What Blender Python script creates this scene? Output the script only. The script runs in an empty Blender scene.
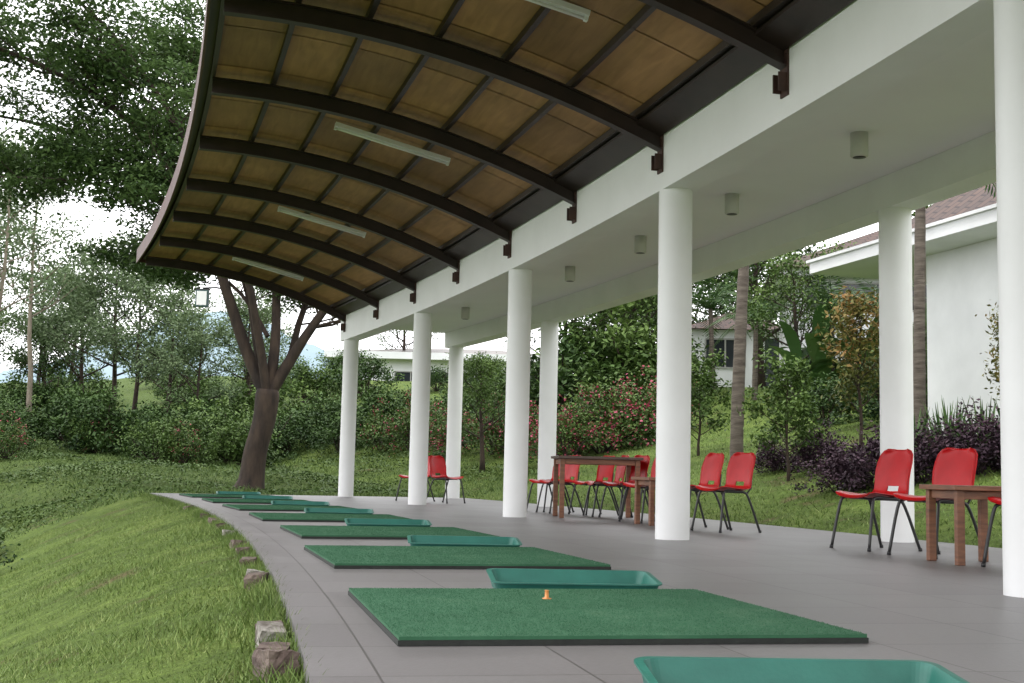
import bpy, math, random
import numpy as np
from mathutils import Vector, Matrix
rad=math.radians
R=119.4; CX=-113.9; CY=-19.1; A0=12.4; K=0.48
WT=-3.79
def phi(s): return rad(A0+K*s)
def P(s,w,z=0.0):
    a=phi(s); return Vector((CX+(R+w)*math.cos(a), CY+(R+w)*math.sin(a), z))
def sw(x,y):
    rx=x-CX; ry=y-CY
    return (np.degrees(np.arctan2(ry,rx))-A0)/K, np.hypot(rx,ry)-R
def ss(a,b,x):
    t=np.clip((x-a)/(b-a),0,1); return t*t*(3-2*t)
def T(x,y):
    x=np.asarray(x,float); y=np.asarray(y,float)
    s,w=sw(x,y)
    d=np.maximum(-w+WT,0); tot=.19*d+.13*d*d
    bank=-2.1*(1-np.exp(-tot/2.1))*(1-.75*ss(19,34,s))
    e=np.maximum(w-2.85,0)
    rr=np.minimum(.22*e,2.9+.03*e)
    rr=np.minimum(rr,6)
    rise=np.minimum(.065*np.maximum(s-24,0),3.2)
    n=(np.sin(x*.9+1.3)*np.cos(y*.7)+.6*np.sin(x*1.9+y*1.3))*.04
    off=ss(0,1.5,np.maximum(d,e)+np.maximum(s-21,0))
    z=-.05+bank+rr+rise+n*off
    k=ss(120,260,np.hypot(x,y))
    return z*(1-k)+1.5*k
def Tz(x,y): return float(T(x,y))

# ---------------------------------------------------------------- materials
def nt(name):
    m=bpy.data.materials.new(name); m.use_nodes=True
    return m,m.node_tree.nodes,m.node_tree.links,m.node_tree.nodes["Principled BSDF"]
def ramp(N,cols,pos=None):
    r=N.new("ShaderNodeValToRGB"); e=r.color_ramp.elements
    while len(e)<len(cols): e.new(.5)
    for i,c in enumerate(cols):
        e[i].position=(i/(len(cols)-1) if pos is None else pos[i]); e[i].color=(*c,1)
    return r
def mat(name,c1,c2=None,scale=5,rough=.6,bump=0,bscale=60,metal=0,detail=6,stretch=None,coord='Object',spec=.5):
    m,N,L,b=nt(name)
    if c2 is None: c2=tuple(v*.82 for v in c1)
    tc=N.new("ShaderNodeTexCoord"); src=tc.outputs[coord]
    if stretch:
        mp=N.new("ShaderNodeMapping"); mp.inputs['Scale'].default_value=stretch
        L.new(src,mp.inputs[0]); src=mp.outputs[0]
    n=N.new("ShaderNodeTexNoise"); n.inputs['Scale'].default_value=scale; n.inputs['Detail'].default_value=detail
    n.inputs['Roughness'].default_value=.6
    L.new(src,n.inputs['Vector'])
    r=ramp(N,[c1,c2],[.35,.68]); L.new(n.outputs[0],r.inputs[0]); L.new(r.outputs[0],b.inputs['Base Color'])
    b.inputs['Roughness'].default_value=rough; b.inputs['Metallic'].default_value=metal
    b.inputs['Specular IOR Level'].default_value=spec
    if bump:
        n2=N.new("ShaderNodeTexNoise"); n2.inputs['Scale'].default_value=bscale; n2.inputs['Detail'].default_value=4
        L.new(src,n2.inputs['Vector'])
        bp=N.new("ShaderNodeBump"); bp.inputs['Strength'].default_value=bump; bp.inputs['Distance'].default_value=.02
        L.new(n2.outputs[0],bp.inputs['Height']); L.new(bp.outputs[0],b.inputs['Normal'])
    return m
def leafmat(name,dark,mid,light,trans=.3,rough=.6):
    m,N,L,b=nt(name)
    at=N.new("ShaderNodeAttribute"); at.attribute_name="tint"
    r=ramp(N,[dark,mid,light]); L.new(at.outputs['Fac'],r.inputs[0])
    L.new(r.outputs[0],b.inputs['Base Color']); b.inputs['Roughness'].default_value=rough
    b.inputs['Specular IOR Level'].default_value=.2
    if trans>0:
        t=N.new("ShaderNodeBsdfTranslucent"); L.new(r.outputs[0],t.inputs[0])
        mx=N.new("ShaderNodeMixShader"); mx.inputs[0].default_value=trans
        L.new(b.outputs[0],mx.inputs[1]); L.new(t.outputs[0],mx.inputs[2])
        L.new(mx.outputs[0],N["Material Output"].inputs[0])
    return m
M={}
M['white']=mat("white_paint",(.84,.84,.84),(.78,.78,.775),1.3,.5,.03,40)
M['ceil']=mat("ceiling_paint",(.84,.84,.835),(.80,.80,.795),.8,.7)
M['steel']=mat("dark_steel",(.020,.013,.010),(.036,.021,.016),3,.45,.05,30)
M['rust']=mat("rust_steel",(.07,.03,.02),(.035,.016,.012),9,.7)
M['fascia']=mat("fascia_redbrown",(.10,.035,.028),(.06,.022,.018),2,.5)
M['roofmetal']=mat("roof_sheet",(.12,.10,.09),(.08,.07,.06),1,.5)
M['red']=mat("red_plastic",(.52,.004,.008),(.38,.003,.006),3,.38,spec=.3)
M['blk']=mat("black_metal",(.015,.015,.017),(.025,.023,.022),20,.4)
M['rubber']=mat("black_rubber",(.012,.014,.012),(.02,.024,.02),30,.8)
M['wood']=mat("table_wood",(.24,.10,.05),(.12,.05,.028),4,.45,.08,40,stretch=(1,1,8))
M['wooddark']=mat("table_top_wood",(.10,.06,.045),(.055,.035,.028),5,.35,.08,40,stretch=(1,9,1))
M['tray']=mat("green_plastic",(.014,.115,.088),(.022,.155,.118),6,.45,.05,80)
M['orange']=mat("orange_rubber",(.65,.25,.07),None,5,.5)
M['lamp']=mat("lamp_housing",(.66,.65,.62),(.6,.59,.56),5,.4)
M['tube']=mat("tube_glass",(.85,.85,.82),(.8,.8,.78),5,.2)
M['bark']=mat("bark",(.055,.036,.024),(.014,.009,.007),5,.9,1,12,stretch=(1,1,.3))
M['barkpale']=mat("pale_bark",(.26,.22,.17),(.14,.115,.085),6,.9,.5,16,stretch=(1,1,.3))
M['palmbark']=mat("palm_bark",(.15,.125,.10),(.055,.042,.032),2.5,.9,.8,10,stretch=(1,1,6))
M['glass']=mat("window_glass",(.02,.025,.03),None,3,.12)
M['frame']=mat("window_frame",(.35,.35,.33),None,3,.5)
M['wallwhite']=mat("wall_white",(.76,.77,.78),(.64,.65,.66),.6,.75,.05,20)
M['stone']=mat("border_stone",(.16,.12,.10),(.055,.032,.027),14,.9,.9,30)
M['stonepale']=mat("pale_stone",(.34,.32,.29),(.07,.055,.04),10,.9,.9,30)
M['floodgreen']=mat("flood_housing",(.03,.09,.08),None,3,.5)
# plywood
m,N,L,b=nt("plywood"); M['ply']=m
uv=N.new("ShaderNodeUVMap"); mp=N.new("ShaderNodeMapping"); mp.inputs['Scale'].default_value=(.9,7,1); L.new(uv.outputs[0],mp.inputs[0])
n=N.new("ShaderNodeTexNoise"); n.inputs['Scale'].default_value=2.2; n.inputs['Detail'].default_value=7; n.inputs['Distortion'].default_value=.6
L.new(mp.outputs[0],n.inputs[0]); r=ramp(N,[(.50,.285,.135),(.35,.19,.085)],[.3,.75]); L.new(n.outputs[0],r.inputs[0])
at=N.new("ShaderNodeAttribute"); at.attribute_name="tint"
r2=ramp(N,[(.70,.67,.64),(1.12,1.06,1.0)]); L.new(at.outputs['Fac'],r2.inputs[0])
mx=N.new("ShaderNodeMix"); mx.data_type='RGBA'; mx.blend_type='MULTIPLY'; mx.inputs[0].default_value=1
L.new(r.outputs[0],mx.inputs[6]); L.new(r2.outputs[0],mx.inputs[7])
n3=N.new("ShaderNodeTexNoise"); n3.inputs['Scale'].default_value=.8; n3.inputs['Detail'].default_value=5; L.new(uv.outputs[0],n3.inputs[0])
r3=ramp(N,[(.55,.53,.5),(1,1,1)],[.35,.6]); L.new(n3.outputs[0],r3.inputs[0])
mx2=N.new("ShaderNodeMix"); mx2.data_type='RGBA'; mx2.blend_type='MULTIPLY'; mx2.inputs[0].default_value=.6
L.new(mx.outputs[2],mx2.inputs[6]); L.new(r3.outputs[0],mx2.inputs[7]); L.new(mx2.outputs[2],b.inputs['Base Color'])
b.inputs['Roughness'].default_value=.6
# floor tile
m,N,L,b=nt("floor_tiles"); M['floor']=m
uv=N.new("ShaderNodeUVMap")
br=N.new("ShaderNodeTexBrick"); br.offset=0; br.inputs['Scale'].default_value=1
br.inputs['Brick Width'].default_value=.6; br.inputs['Row Height'].default_value=.6; br.inputs['Mortar Size'].default_value=.004
br.inputs['Color1'].default_value=(.148,.140,.143,1); br.inputs['Color2'].default_value=(.172,.164,.167,1); br.inputs['Mortar'].default_value=(.075,.07,.07,1)
L.new(uv.outputs[0],br.inputs[0])
n=N.new("ShaderNodeTexNoise"); n.inputs['Scale'].default_value=1.1; n.inputs['Detail'].default_value=6; n.inputs['Roughness'].default_value=.5; L.new(uv.outputs[0],n.inputs[0])
r=ramp(N,[(.88,.875,.87),(1.06,1.05,1.05)],[.3,.7]); L.new(n.outputs[0],r.inputs[0])
mx=N.new("ShaderNodeMix"); mx.data_type='RGBA'; mx.blend_type='MULTIPLY'; mx.inputs[0].default_value=1
L.new(br.outputs[0],mx.inputs[6]); L.new(r.outputs[0],mx.inputs[7])
ns=N.new("ShaderNodeTexNoise"); ns.inputs['Scale'].default_value=40; ns.inputs['Detail'].default_value=5; ns.inputs['Roughness'].default_value=.7; L.new(uv.outputs[0],ns.inputs[0])
rs_=ramp(N,[(1.05,1.05,1.05),(.88,.875,.87)],[.45,.7]); L.new(ns.outputs[0],rs_.inputs[0])
mxs=N.new("ShaderNodeMix"); mxs.data_type='RGBA'; mxs.blend_type='MULTIPLY'; mxs.inputs[0].default_value=.6
L.new(mx.outputs[2],mxs.inputs[6]); L.new(rs_.outputs[0],mxs.inputs[7]); L.new(mxs.outputs[2],b.inputs['Base Color'])
r=ramp(N,[(.38,)*3,(.45,)*3],[.3,.7]); L.new(n.outputs[0],r.inputs[0]); L.new(r.outputs[0],b.inputs['Roughness'])
n2=N.new("ShaderNodeTexNoise"); n2.inputs['Scale'].default_value=90; L.new(uv.outputs[0],n2.inputs[0])
mm=N.new("ShaderNodeMath"); mm.operation='MULTIPLY_ADD'; mm.inputs[1].default_value=-1.5; L.new(br.outputs[1],mm.inputs[0]); L.new(n2.outputs[0],mm.inputs[2])
bp=N.new("ShaderNodeBump"); bp.inputs['Strength'].default_value=.2; bp.inputs['Distance'].default_value=.004; L.new(mm.outputs[0],bp.inputs['Height']); L.new(bp.outputs[0],b.inputs['Normal'])
# turf
m,N,L,b=nt("turf"); M['turf']=m
tc=N.new("ShaderNodeTexCoord"); n=N.new("ShaderNodeTexNoise"); n.inputs['Scale'].default_value=2.2; n.inputs['Detail'].default_value=8; n.inputs['Roughness'].default_value=.75
L.new(tc.outputs['Object'],n.inputs[0]); r=ramp(N,[(.030,.098,.050),(.044,.130,.070),(.085,.168,.10)],[.3,.55,.75]); L.new(n.outputs[0],r.inputs[0]); L.new(r.outputs[0],b.inputs['Base Color'])
b.inputs['Roughness'].default_value=.8; b.inputs['Specular IOR Level'].default_value=.2
# roof tiles
m,N,L,b=nt("clay_tiles"); M['tiles']=m
tc=N.new("ShaderNodeTexCoord"); wv=N.new("ShaderNodeTexBrick"); wv.inputs['Scale'].default_value=1; wv.inputs['Brick Width'].default_value=.3; wv.inputs['Row Height'].default_value=.25
wv.inputs['Mortar Size'].default_value=.02; wv.inputs['Color1'].default_value=(.10,.062,.05,1); wv.inputs['Color2'].default_value=(.065,.045,.04,1); wv.inputs['Mortar'].default_value=(.03,.02,.02,1)
L.new(tc.outputs['Object'],wv.inputs[0]); L.new(wv.outputs[0],b.inputs['Base Color']); b.inputs['Roughness'].default_value=.85
# ground
m,N,L,b=nt("ground_grass"); M['ground']=m
tc=N.new("ShaderNodeTexCoord")
def noise(sc,det=8,ro=.65):
    q=N.new("ShaderNodeTexNoise"); q.inputs['Scale'].default_value=sc; q.inputs['Detail'].default_value=det; q.inputs['Roughness'].default_value=ro; L.new(tc.outputs['Object'],q.inputs[0]); return q
na=noise(.8); nb=noise(7); nc=noise(45,4)
ra=ramp(N,[(.13,.11,.055),(.085,.13,.03),(.125,.18,.042),(.16,.195,.06)],[.32,.42,.58,.75]); L.new(na.outputs[0],ra.inputs[0])
rb=ramp(N,[(.5,.5,.42),(1.2,1.2,1.1)],[.3,.7]); L.new(nb.outputs[0],rb.inputs[0])
m1=N.new("ShaderNodeMix"); m1.data_type='RGBA'; m1.blend_type='MULTIPLY'; m1.inputs[0].default_value=.8; L.new(ra.outputs[0],m1.inputs[6]); L.new(rb.outputs[0],m1.inputs[7])
rc=ramp(N,[(.6,.6,.6),(1.3,1.3,1.3)],[.35,.65]); L.new(nc.outputs[0],rc.inputs[0])
m2=N.new("ShaderNodeMix"); m2.data_type='RGBA'; m2.blend_type='MULTIPLY'; m2.inputs[0].default_value=.8; L.new(m1.outputs[2],m2.inputs[6]); L.new(rc.outputs[0],m2.inputs[7])
at=N.new("ShaderNodeAttribute"); at.attribute_name="tint"
rd=ramp(N,[(.04,.065,.016),(.09,.13,.03)],[.35,.7]); L.new(nb.outputs[0],rd.inputs[0])
m3=N.new("ShaderNodeMix"); m3.data_type='RGBA'; L.new(at.outputs['Fac'],m3.inputs[0]); L.new(m2.outputs[2],m3.inputs[6]); L.new(rd.outputs[0],m3.inputs[7])
L.new(m3.outputs[2],b.inputs['Base Color']); b.inputs['Roughness'].default_value=.9; b.inputs['Specular IOR Level'].default_value=.1
bp=N.new("ShaderNodeBump"); bp.inputs['Strength'].default_value=.7; bp.inputs['Distance'].default_value=.05; L.new(nc.outputs[0],bp.inputs['Height']); L.new(bp.outputs[0],b.inputs['Normal'])
M['hill']=mat("hazy_hill",(.27,.34,.39),(.23,.30,.34),.004,1,spec=0)  # pale blue air haze is put into the hill colour, no volume
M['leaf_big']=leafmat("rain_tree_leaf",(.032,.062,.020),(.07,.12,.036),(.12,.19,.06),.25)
M['leaf_dark']=leafmat("dark_leaf",(.016,.038,.010),(.038,.076,.018),(.07,.125,.03),0)
M['leaf_mid']=leafmat("mid_leaf",(.036,.070,.016),(.068,.118,.026),(.12,.185,.045),0)
M['leaf_pale']=leafmat("pale_leaf",(.08,.12,.055),(.125,.18,.085),(.18,.24,.12),.15)  # far-tree leaves, paled so the colour carries distance haze
M['leaf_purple']=leafmat("purple_leaf",(.018,.010,.016),(.042,.022,.034),(.085,.048,.065),0)
M['leaf_bronze']=leafmat("bronze_leaf",(.05,.06,.015),(.12,.13,.03),(.26,.14,.05),0)
M['palm']=leafmat("palm_leaf",(.02,.05,.015),(.05,.105,.03),(.10,.17,.05),.2,.4)
M['flower']=leafmat("pink_flower",(.24,.025,.055),(.40,.05,.10),(.50,.13,.19),0)
M['grass']=leafmat("grass_blade",(.07,.085,.028),(.115,.185,.042),(.23,.28,.09),0)
M['weed']=leafmat("weed_leaf",(.04,.07,.018),(.07,.118,.03),(.115,.17,.046),0)

# ---------------------------------------------------------------- mesh builder
class MB:
    def __init__(s): s.v=[];s.f=[];s.m=[];s.sm=[];s.t=[];s.n=0
    def add(s,vs,fs,m=0,sm=False,t=.5):
        o=s.n; s.v.extend([tuple(v) for v in vs]); s.n+=len(vs)
        s.f.extend([tuple(i+o for i in f) for f in fs]); s.m.extend([m]*len(fs)); s.sm.extend([sm]*len(fs))
        s.t.extend([t]*len(vs) if not hasattr(t,'__len__') else list(t))
    def quads(s,Q,m,tints):
        o=s.n; k=Q.shape[1]; n=len(Q); s.v.extend(Q.reshape(-1,3).tolist()); s.n+=n*k
        s.f.extend((np.arange(n*k).reshape(n,k)+o).tolist()); s.m.extend([m]*n); s.sm.extend([False]*n)
        s.t.extend(np.repeat(tints,k).tolist())
    def frame(s,o,a,b,c,ra,rb,rc,m=0,t=.5):
        o=Vector(o);a=Vector(a);b=Vector(b);c=Vector(c)
        vs=[o+a*x+b*y+c*z for x in ra for y in rb for z in rc]
        s.add(vs,[(0,1,3,2),(4,6,7,5),(0,4,5,1),(2,3,7,6),(0,2,6,4),(1,5,7,3)],m,False,t)
    def box(s,x,y,z,m=0,t=.5): s.frame((0,0,0),(1,0,0),(0,1,0),(0,0,1),x,y,z,m,t)
    def obj(s,name,mats,parent=None,loc=None,rot=0,link=True,uv=False,bevel=0):
        me=bpy.data.meshes.new(name); me.from_pydata(s.v,[],s.f)
        for k in mats: me.materials.append(M[k])
        me.polygons.foreach_set('material_index',s.m); me.polygons.foreach_set('use_smooth',s.sm)
        a=me.attributes.new("tint",'FLOAT','POINT'); a.data.foreach_set('value',s.t)
        if uv:
            u=me.uv_layers.new(name="UVMap"); V=np.array(s.v); S,W=sw(V[:,0],V[:,1]); S=np.radians(S*K)*R
            li=np.zeros(len(me.loops),dtype=int); me.loops.foreach_get('vertex_index',li)
            u.data.foreach_set('uv',np.stack([S[li],W[li]],1).ravel())
        me.update()
        if not link: return me
        return inst(name,me,loc,rot,parent,bevel=bevel)
def inst(name,me,loc=None,rot=0,parent=None,scale=1,bevel=0):
    o=bpy.data.objects.new(name,me); bpy.context.scene.collection.objects.link(o)
    if loc is not None: o.location=loc
    o.rotation_euler=(0,0,rot) if not hasattr(rot,'__len__') else rot
    o.scale=(scale,)*3 if not hasattr(scale,'__len__') else scale
    if parent: o.parent=parent
    if bevel:
        b=o.modifiers.new("bevel",'BEVEL'); b.width=bevel; b.segments=2; b.limit_method='ANGLE'
    return o
def tube(mb,pts,rs,m=0,n=8,t=.5,cap=True):
    pts=[Vector(p) for p in pts]
    if not hasattr(rs,'__len__'): rs=[rs]*len(pts)
    vs=[];ref=None
    for i,p in enumerate(pts):
        d=(pts[min(i+1,len(pts)-1)]-pts[max(i-1,0)]).normalized()
        if ref is None: ref=d.orthogonal().normalized()
        else:
            ref=(ref-d*ref.dot(d)); ref=ref.normalized() if ref.length>1e-6 else d.orthogonal().normalized()
        bb=d.cross(ref)
        for k in range(n):
            a=2*math.pi*k/n; vs.append(p+(ref*math.cos(a)+bb*math.sin(a))*rs[i])
    fs=[(i*n+k,i*n+(k+1)%n,(i+1)*n+(k+1)%n,(i+1)*n+k) for i in range(len(pts)-1) for k in range(n)]
    if cap: fs+= [tuple(range(n-1,-1,-1)), tuple((len(pts)-1)*n+k for k in range(n))]
    mb.add(vs,fs,m,True,t)
def smoothpath(pts,k=5):
    pts=[Vector(p) for p in pts]; out=[]
    q=[pts[0]]+pts+[pts[-1]]
    for i in range(1,len(q)-2):
        for j in range(k):
            t=j/k; a,b,c,d=q[i-1],q[i],q[i+1],q[i+2]
            out.append(.5*((2*b)+(c-a)*t+(2*a-5*b+4*c-d)*t*t+(3*b-a-3*c+d)*t**3))
    out.append(pts[-1]); return out
def sweep(mb,poly,s0,s1,n,m=0,t=.5):
    k=len(poly); vs=[P(s0+(s1-s0)*i/n,w,z) for i in range(n+1) for (w,z) in poly]
    fs=[(i*k+j,i*k+(j+1)%k,(i+1)*k+(j+1)%k,(i+1)*k+j) for i in range(n) for j in range(k)]
    fs+=[tuple(range(k-1,-1,-1)),tuple(n*k+j for j in range(k))]
    mb.add(vs,fs,m,False,t)
def leaves(C,L,W,rng,up=.4,droop=0):
    N=len(C); nr=rng.normal(size=(N,3)); nr[:,2]=np.abs(nr[:,2])+up; nr/=np.linalg.norm(nr,axis=1)[:,None]
    tt=rng.normal(size=(N,3)); tt[:,2]-=droop; tt-=nr*(tt*nr).sum(1)[:,None]; tt/=np.linalg.norm(tt,axis=1)[:,None]
    bb=np.cross(nr,tt); L=(L*rng.uniform(.6,1.3,N))[:,None]; W=(W*rng.uniform(.6,1.3,N))[:,None]
    return np.stack([C-tt*L/2,C+bb*W/2-tt*L*.05,C+tt*L/2-nr*L*.12,C-bb*W/2-tt*L*.05],1)

# ================================================================ PAVILION
S0,S1=-9.0,20.35
pav=bpy.data.objects.new("golf_range_pavilion",None); bpy.context.scene.collection.objects.link(pav)
Hc=3.2
mc=MB()
nn=48
mc.add([(.155*math.cos(2*math.pi*k/nn),.155*math.sin(2*math.pi*k/nn),z) for z in (0,Hc) for k in range(nn)],
       [(k,(k+1)%nn,nn+(k+1)%nn,nn+k) for k in range(nn)],0,True)
colme=mc.obj("column",['white'],link=False)
for s in (-5,-.08,5,10,15,20):
    inst("front_column",colme,P(s,0,0),phi(s),pav); inst("rear_column",colme,P(s,2.30,0),phi(s),pav)
mb=MB(); sweep(mb,[(-.15,3.2),(.16,3.2),(.16,3.74),(-.15,3.74)],S0,S1,60); mb.obj("front_beam",['white'],pav)
mb=MB(); sweep(mb,[(2.15,3.2),(2.46,3.2),(2.46,3.74),(2.15,3.74)],S0,S1,60); mb.obj("rear_beam",['white'],pav)
mb=MB(); sweep(mb,[(.162,3.52),(2.148,3.52),(2.148,3.6),(.162,3.6)],S0,S1,60); mb.obj("ceiling",['ceil'],pav)
mb=MB(); sweep(mb,[(.0,3.742),(2.6,3.742),(2.6,3.86),(.0,3.86)],S0,S1,60); mb.obj("roof_slab",['white'],pav)
def Z(w): a=-w; return 3.5+.4415*a-.054*a*a
WO=-4.21
def cbar(mb,s,hs,w0,w1,z0,z1,m=0,n=16,t=.5):
    poly=[(w0+(w1-w0)*i/n) for i in range(n+1)]
    ring=[(w,Z(w)+z0) for w in poly]+[(w,Z(w)+z1) for w in poly[::-1]]
    k=len(ring); c=math.degrees(hs/R)/K
    vs=[P(s-c,w,z) for w,z in ring]+[P(s+c,w,z) for w,z in ring]
    fs=[]
    for i in range(k): j=(i+1)%k; fs.append((i,j,k+j,k+i))
    for i in range(n):
        a,b2=i,i+1; c2,d2=k-2-i,k-1-i
        fs.append((a,d2,c2,b2)); fs.append((k+a,k+b2,k+c2,k+d2))
    mb.add(vs,fs,m,False,t)
ribs=[-7.5+2.5*i for i in range(12)]; ribs[-1]=20.0
mb=MB()
for s in ribs:
    cbar(mb,s,.05,WO+.05,-.16,0,.014); cbar(mb,s,.05,WO+.05,-.16,.155,.168); cbar(mb,s,.006,WO+.05,-.16,.014,.155)
mb.obj("roof_ribs",['steel'],pav)
mb=MB()
for s in ribs:
    o=P(s,0); a=phi(s); n_=Vector((math.cos(a),math.sin(a),0)); t_=Vector((-math.sin(a),math.cos(a),0))
    mb.frame(o,n_,t_,(0,0,1),(-.166,-.151),(-.06,.06),(3.36,3.72),0)
    for dy in (-.05,.038): mb.frame(o,n_,t_,(0,0,1),(-.23,-.166),(dy,dy+.012),(3.39,3.53),0)
    for dz in (3.42,3.68):
        for dy in(-.045,.045): mb.frame(o,n_,t_,(0,0,1),(-.178,-.166),(dy-.012,dy+.012),(dz-.012,dz+.012),0)
mb.obj("rib_brackets",['rust'],pav)
mb=MB(); NW=6; ws=[-.42+(WO+.05+.42)*i/NW for i in range(NW+1)]
for w in ws: sweep(mb,[(w-.025,Z(w)+.17),(w+.025,Z(w)+.17),(w+.025,Z(w)+.235),(w-.025,Z(w)+.235)],S0,S1,60)
sweep(mb,[(-.40,Z(-.4)+.13),(-.17,Z(-.17)+.13),(-.17,Z(-.17)+.16),(-.40,Z(-.4)+.16)],S0,S1,60)
mb.obj("purlins",['steel'],pav)
mb=MB(); rr=random.Random(3); pl=1.25; npn=int((S1-S0)/pl)
for i in range(npn+1):
    sa=S0+i*pl; sb=min(sa+pl-.02,S1)
    if sb<=sa: continue
    for j in range(NW):
        wa,wb=ws[j]-.008,ws[j+1]+.008; tt=rr.random()
        vs=[]
        for s in (sa,sb):
            for q in range(4): w=wa+(wb-wa)*q/3; vs.append(P(s,w,Z(w)+.238))
        for s in (sa,sb):
            for q in range(4): w=wa+(wb-wa)*q/3; vs.append(P(s,w,Z(w)+.252))
        fs=[(q,q+1,q+5,q+4) for q in range(3)]+[(8+q,12+q,13+q,9+q) for q in range(3)]
        mb.add(vs,fs,0,False,tt)
mb.obj("plywood_panels",['ply'],pav,uv=True)
mb=MB()
n=16; wl=[.1+(WO-.06-.1)*i/n for i in range(n+1)]
poly=[(w,Z(w)+.30) for w in wl]+[(w,Z(w)+.34) for w in wl[::-1]]
k=len(poly);NS=60
vs=[P(S0+(S1+.05-S0)*i/NS,w,z) for i in range(NS+1) for w,z in poly]
mb.add(vs,[(i*k+j,i*k+(j+1)%k,(i+1)*k+(j+1)%k,(i+1)*k+j) for i in range(NS) for j in range(k)],0)
mb.obj("roof_sheet",['roofmetal'],pav)
mb=MB(); zo=Z(WO)
sweep(mb,[(WO-.09,zo+.10),(WO-.063,zo+.10),(WO-.063,zo+.37),(WO-.09,zo+.37)],S0,S1+.1,80)
cbar(mb,S1+.09,.014,WO-.06,-.1,.12,.36)
mb.obj("roof_fascia",['fascia'],pav)
# floor
mb=MB(); sweep(mb,[(WT,-.16),(2.78,-.16),(2.78,0),(WT,0)],-10,20.6,90); mb.obj("terrace_floor",['floor'],uv=True)
# lights
mb=MB(); tube(mb,[(0,0,-.21),(0,0,-.2),(0,0,0)],[.066,.075,.075],0,24); tube(mb,[(0,0,-.212),(0,0,-.2105)],[.055,.055],1,24)  # dark of the open underside is a black disc, no real hole
dl=mb.obj("ceiling_light",['lamp','blk'],link=False)
for i in range(11): inst("ceiling_light",dl,P(-6.3+2.5*i,1.14,3.52),0)
for s in (-6.6,-1.6,3.4,8.4,13.4,18.4):
    mb=MB(); w0,w1=-2.75,-1.4
    p0,p1=P(s,w0,Z(w0)+.13),P(s,w1,Z(w1)+.13); d=(p1-p0).normalized(); sd=Vector((-math.sin(phi(s)),math.cos(phi(s)),0)); u=d.cross(sd)
    if u.z<0:u=-u
    l=(p1-p0).length
    mb.frame(p0,d,sd,u,(0,l),(-.035,.035),(0,.045),0); tube(mb,[p0+d*.03-u*.022,p1-d*.03-u*.022],.014,1,10)
    mb.frame(p0,d,sd,u,(0,.03),(-.02,.02),(-.04,0),0); mb.frame(p0,d,sd,u,(l-.03,l),(-.02,.02),(-.04,0),0)
    mb.obj("fluorescent_light",['white','tube'])

# ================================================================ MATS / TRAYS
rng=np.random.default_rng(5)
mb=MB(); h=.825
mb.box((-h,h),(-h,h),(0.0,.018),1); mb.box((-h+.004,h-.004),(-h+.004,h-.004),(.0185,.030),0)
Nf=60000; C=np.stack([rng.uniform(-h,h,Nf),rng.uniform(-h,h,Nf),np.full(Nf,.030)],1)
a=rng.uniform(0,6.28,Nf); wd=.0012; dx=np.stack([np.cos(a)*wd,np.sin(a)*wd,np.zeros(Nf)],1)
tip=np.stack([rng.normal(0,.0015,Nf),rng.normal(0,.0015,Nf),rng.uniform(.002,.004,Nf)],1)
mb.quads(np.stack([C-dx,C+dx,C+tip],1),0,rng.random(Nf))
matme=mb.obj("golf_mat",['turf','rubber'],link=False)
def rrect(hx,hy,r,z,n=6,tilt=0):
    out=[]
    for cx,cy,a0 in ((hx-r,hy-r,0),(-hx+r,hy-r,90),(-hx+r,-hy+r,180),(hx-r,-hy+r,270)):
        for i in range(n+1):
            a=rad(a0+90*i/n); x=cx+r*math.cos(a); y=cy+r*math.sin(a); out.append((x,y,z+tilt*(y/hy)))
    return out
mb=MB(); loops=[rrect(.385,.165,.04,.0),rrect(.40,.185,.05,.056,tilt=.018),rrect(.413,.20,.055,.058,tilt=.018),rrect(.413,.20,.055,.064,tilt=.018),rrect(.39,.175,.045,.064,tilt=.018),rrect(.37,.15,.035,.012)]
k=len(loops[0]); vs=[p for l in loops for p in l]
fs=[(i*k+j,i*k+(j+1)%k,(i+1)*k+(j+1)%k,(i+1)*k+j) for i in range(len(loops)-1) for j in range(k)]
fs.append(tuple((len(loops)-1)*k+j for j in range(k))); fs.append(tuple(range(k-1,-1,-1)))
mb.add(vs,fs,0,False); trayme=mb.obj("ball_tray",['tray'],link=False)
rr=random.Random(8)
mo={0:(.01,.03,.6),1:(.05,.07,1.4),2:(-.05,.14,1)}
for i in range(-2,7):
    ds,dw,dr=mo.get(i,(0,.1,rr.uniform(-1,2)))
    s=-.96+3.18*i+ds; inst("golf_mat",matme,P(s,-2.70+dw,.001),phi(s)+rad(dr))
for i in range(-1,8):
    s=-2.80+3.12*i-(.14 if i==1 else .08); dw={0:-.13,1:.06,2:.15}.get(i,.1); inst("ball_tray",trayme,P(s,-2.44+dw,.001),phi(s)+rad(rr.uniform(-2,2)-7))
mb=MB(); tube(mb,[(0,0,0),(0,0,.004),(0,0,.006),(0,0,.034),(0,0,.038)],[.020,.020,.009,.008,.010],0,14)
mb.obj("golf_tee",['orange'],loc=P(-.58,-2.70,.030))

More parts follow.
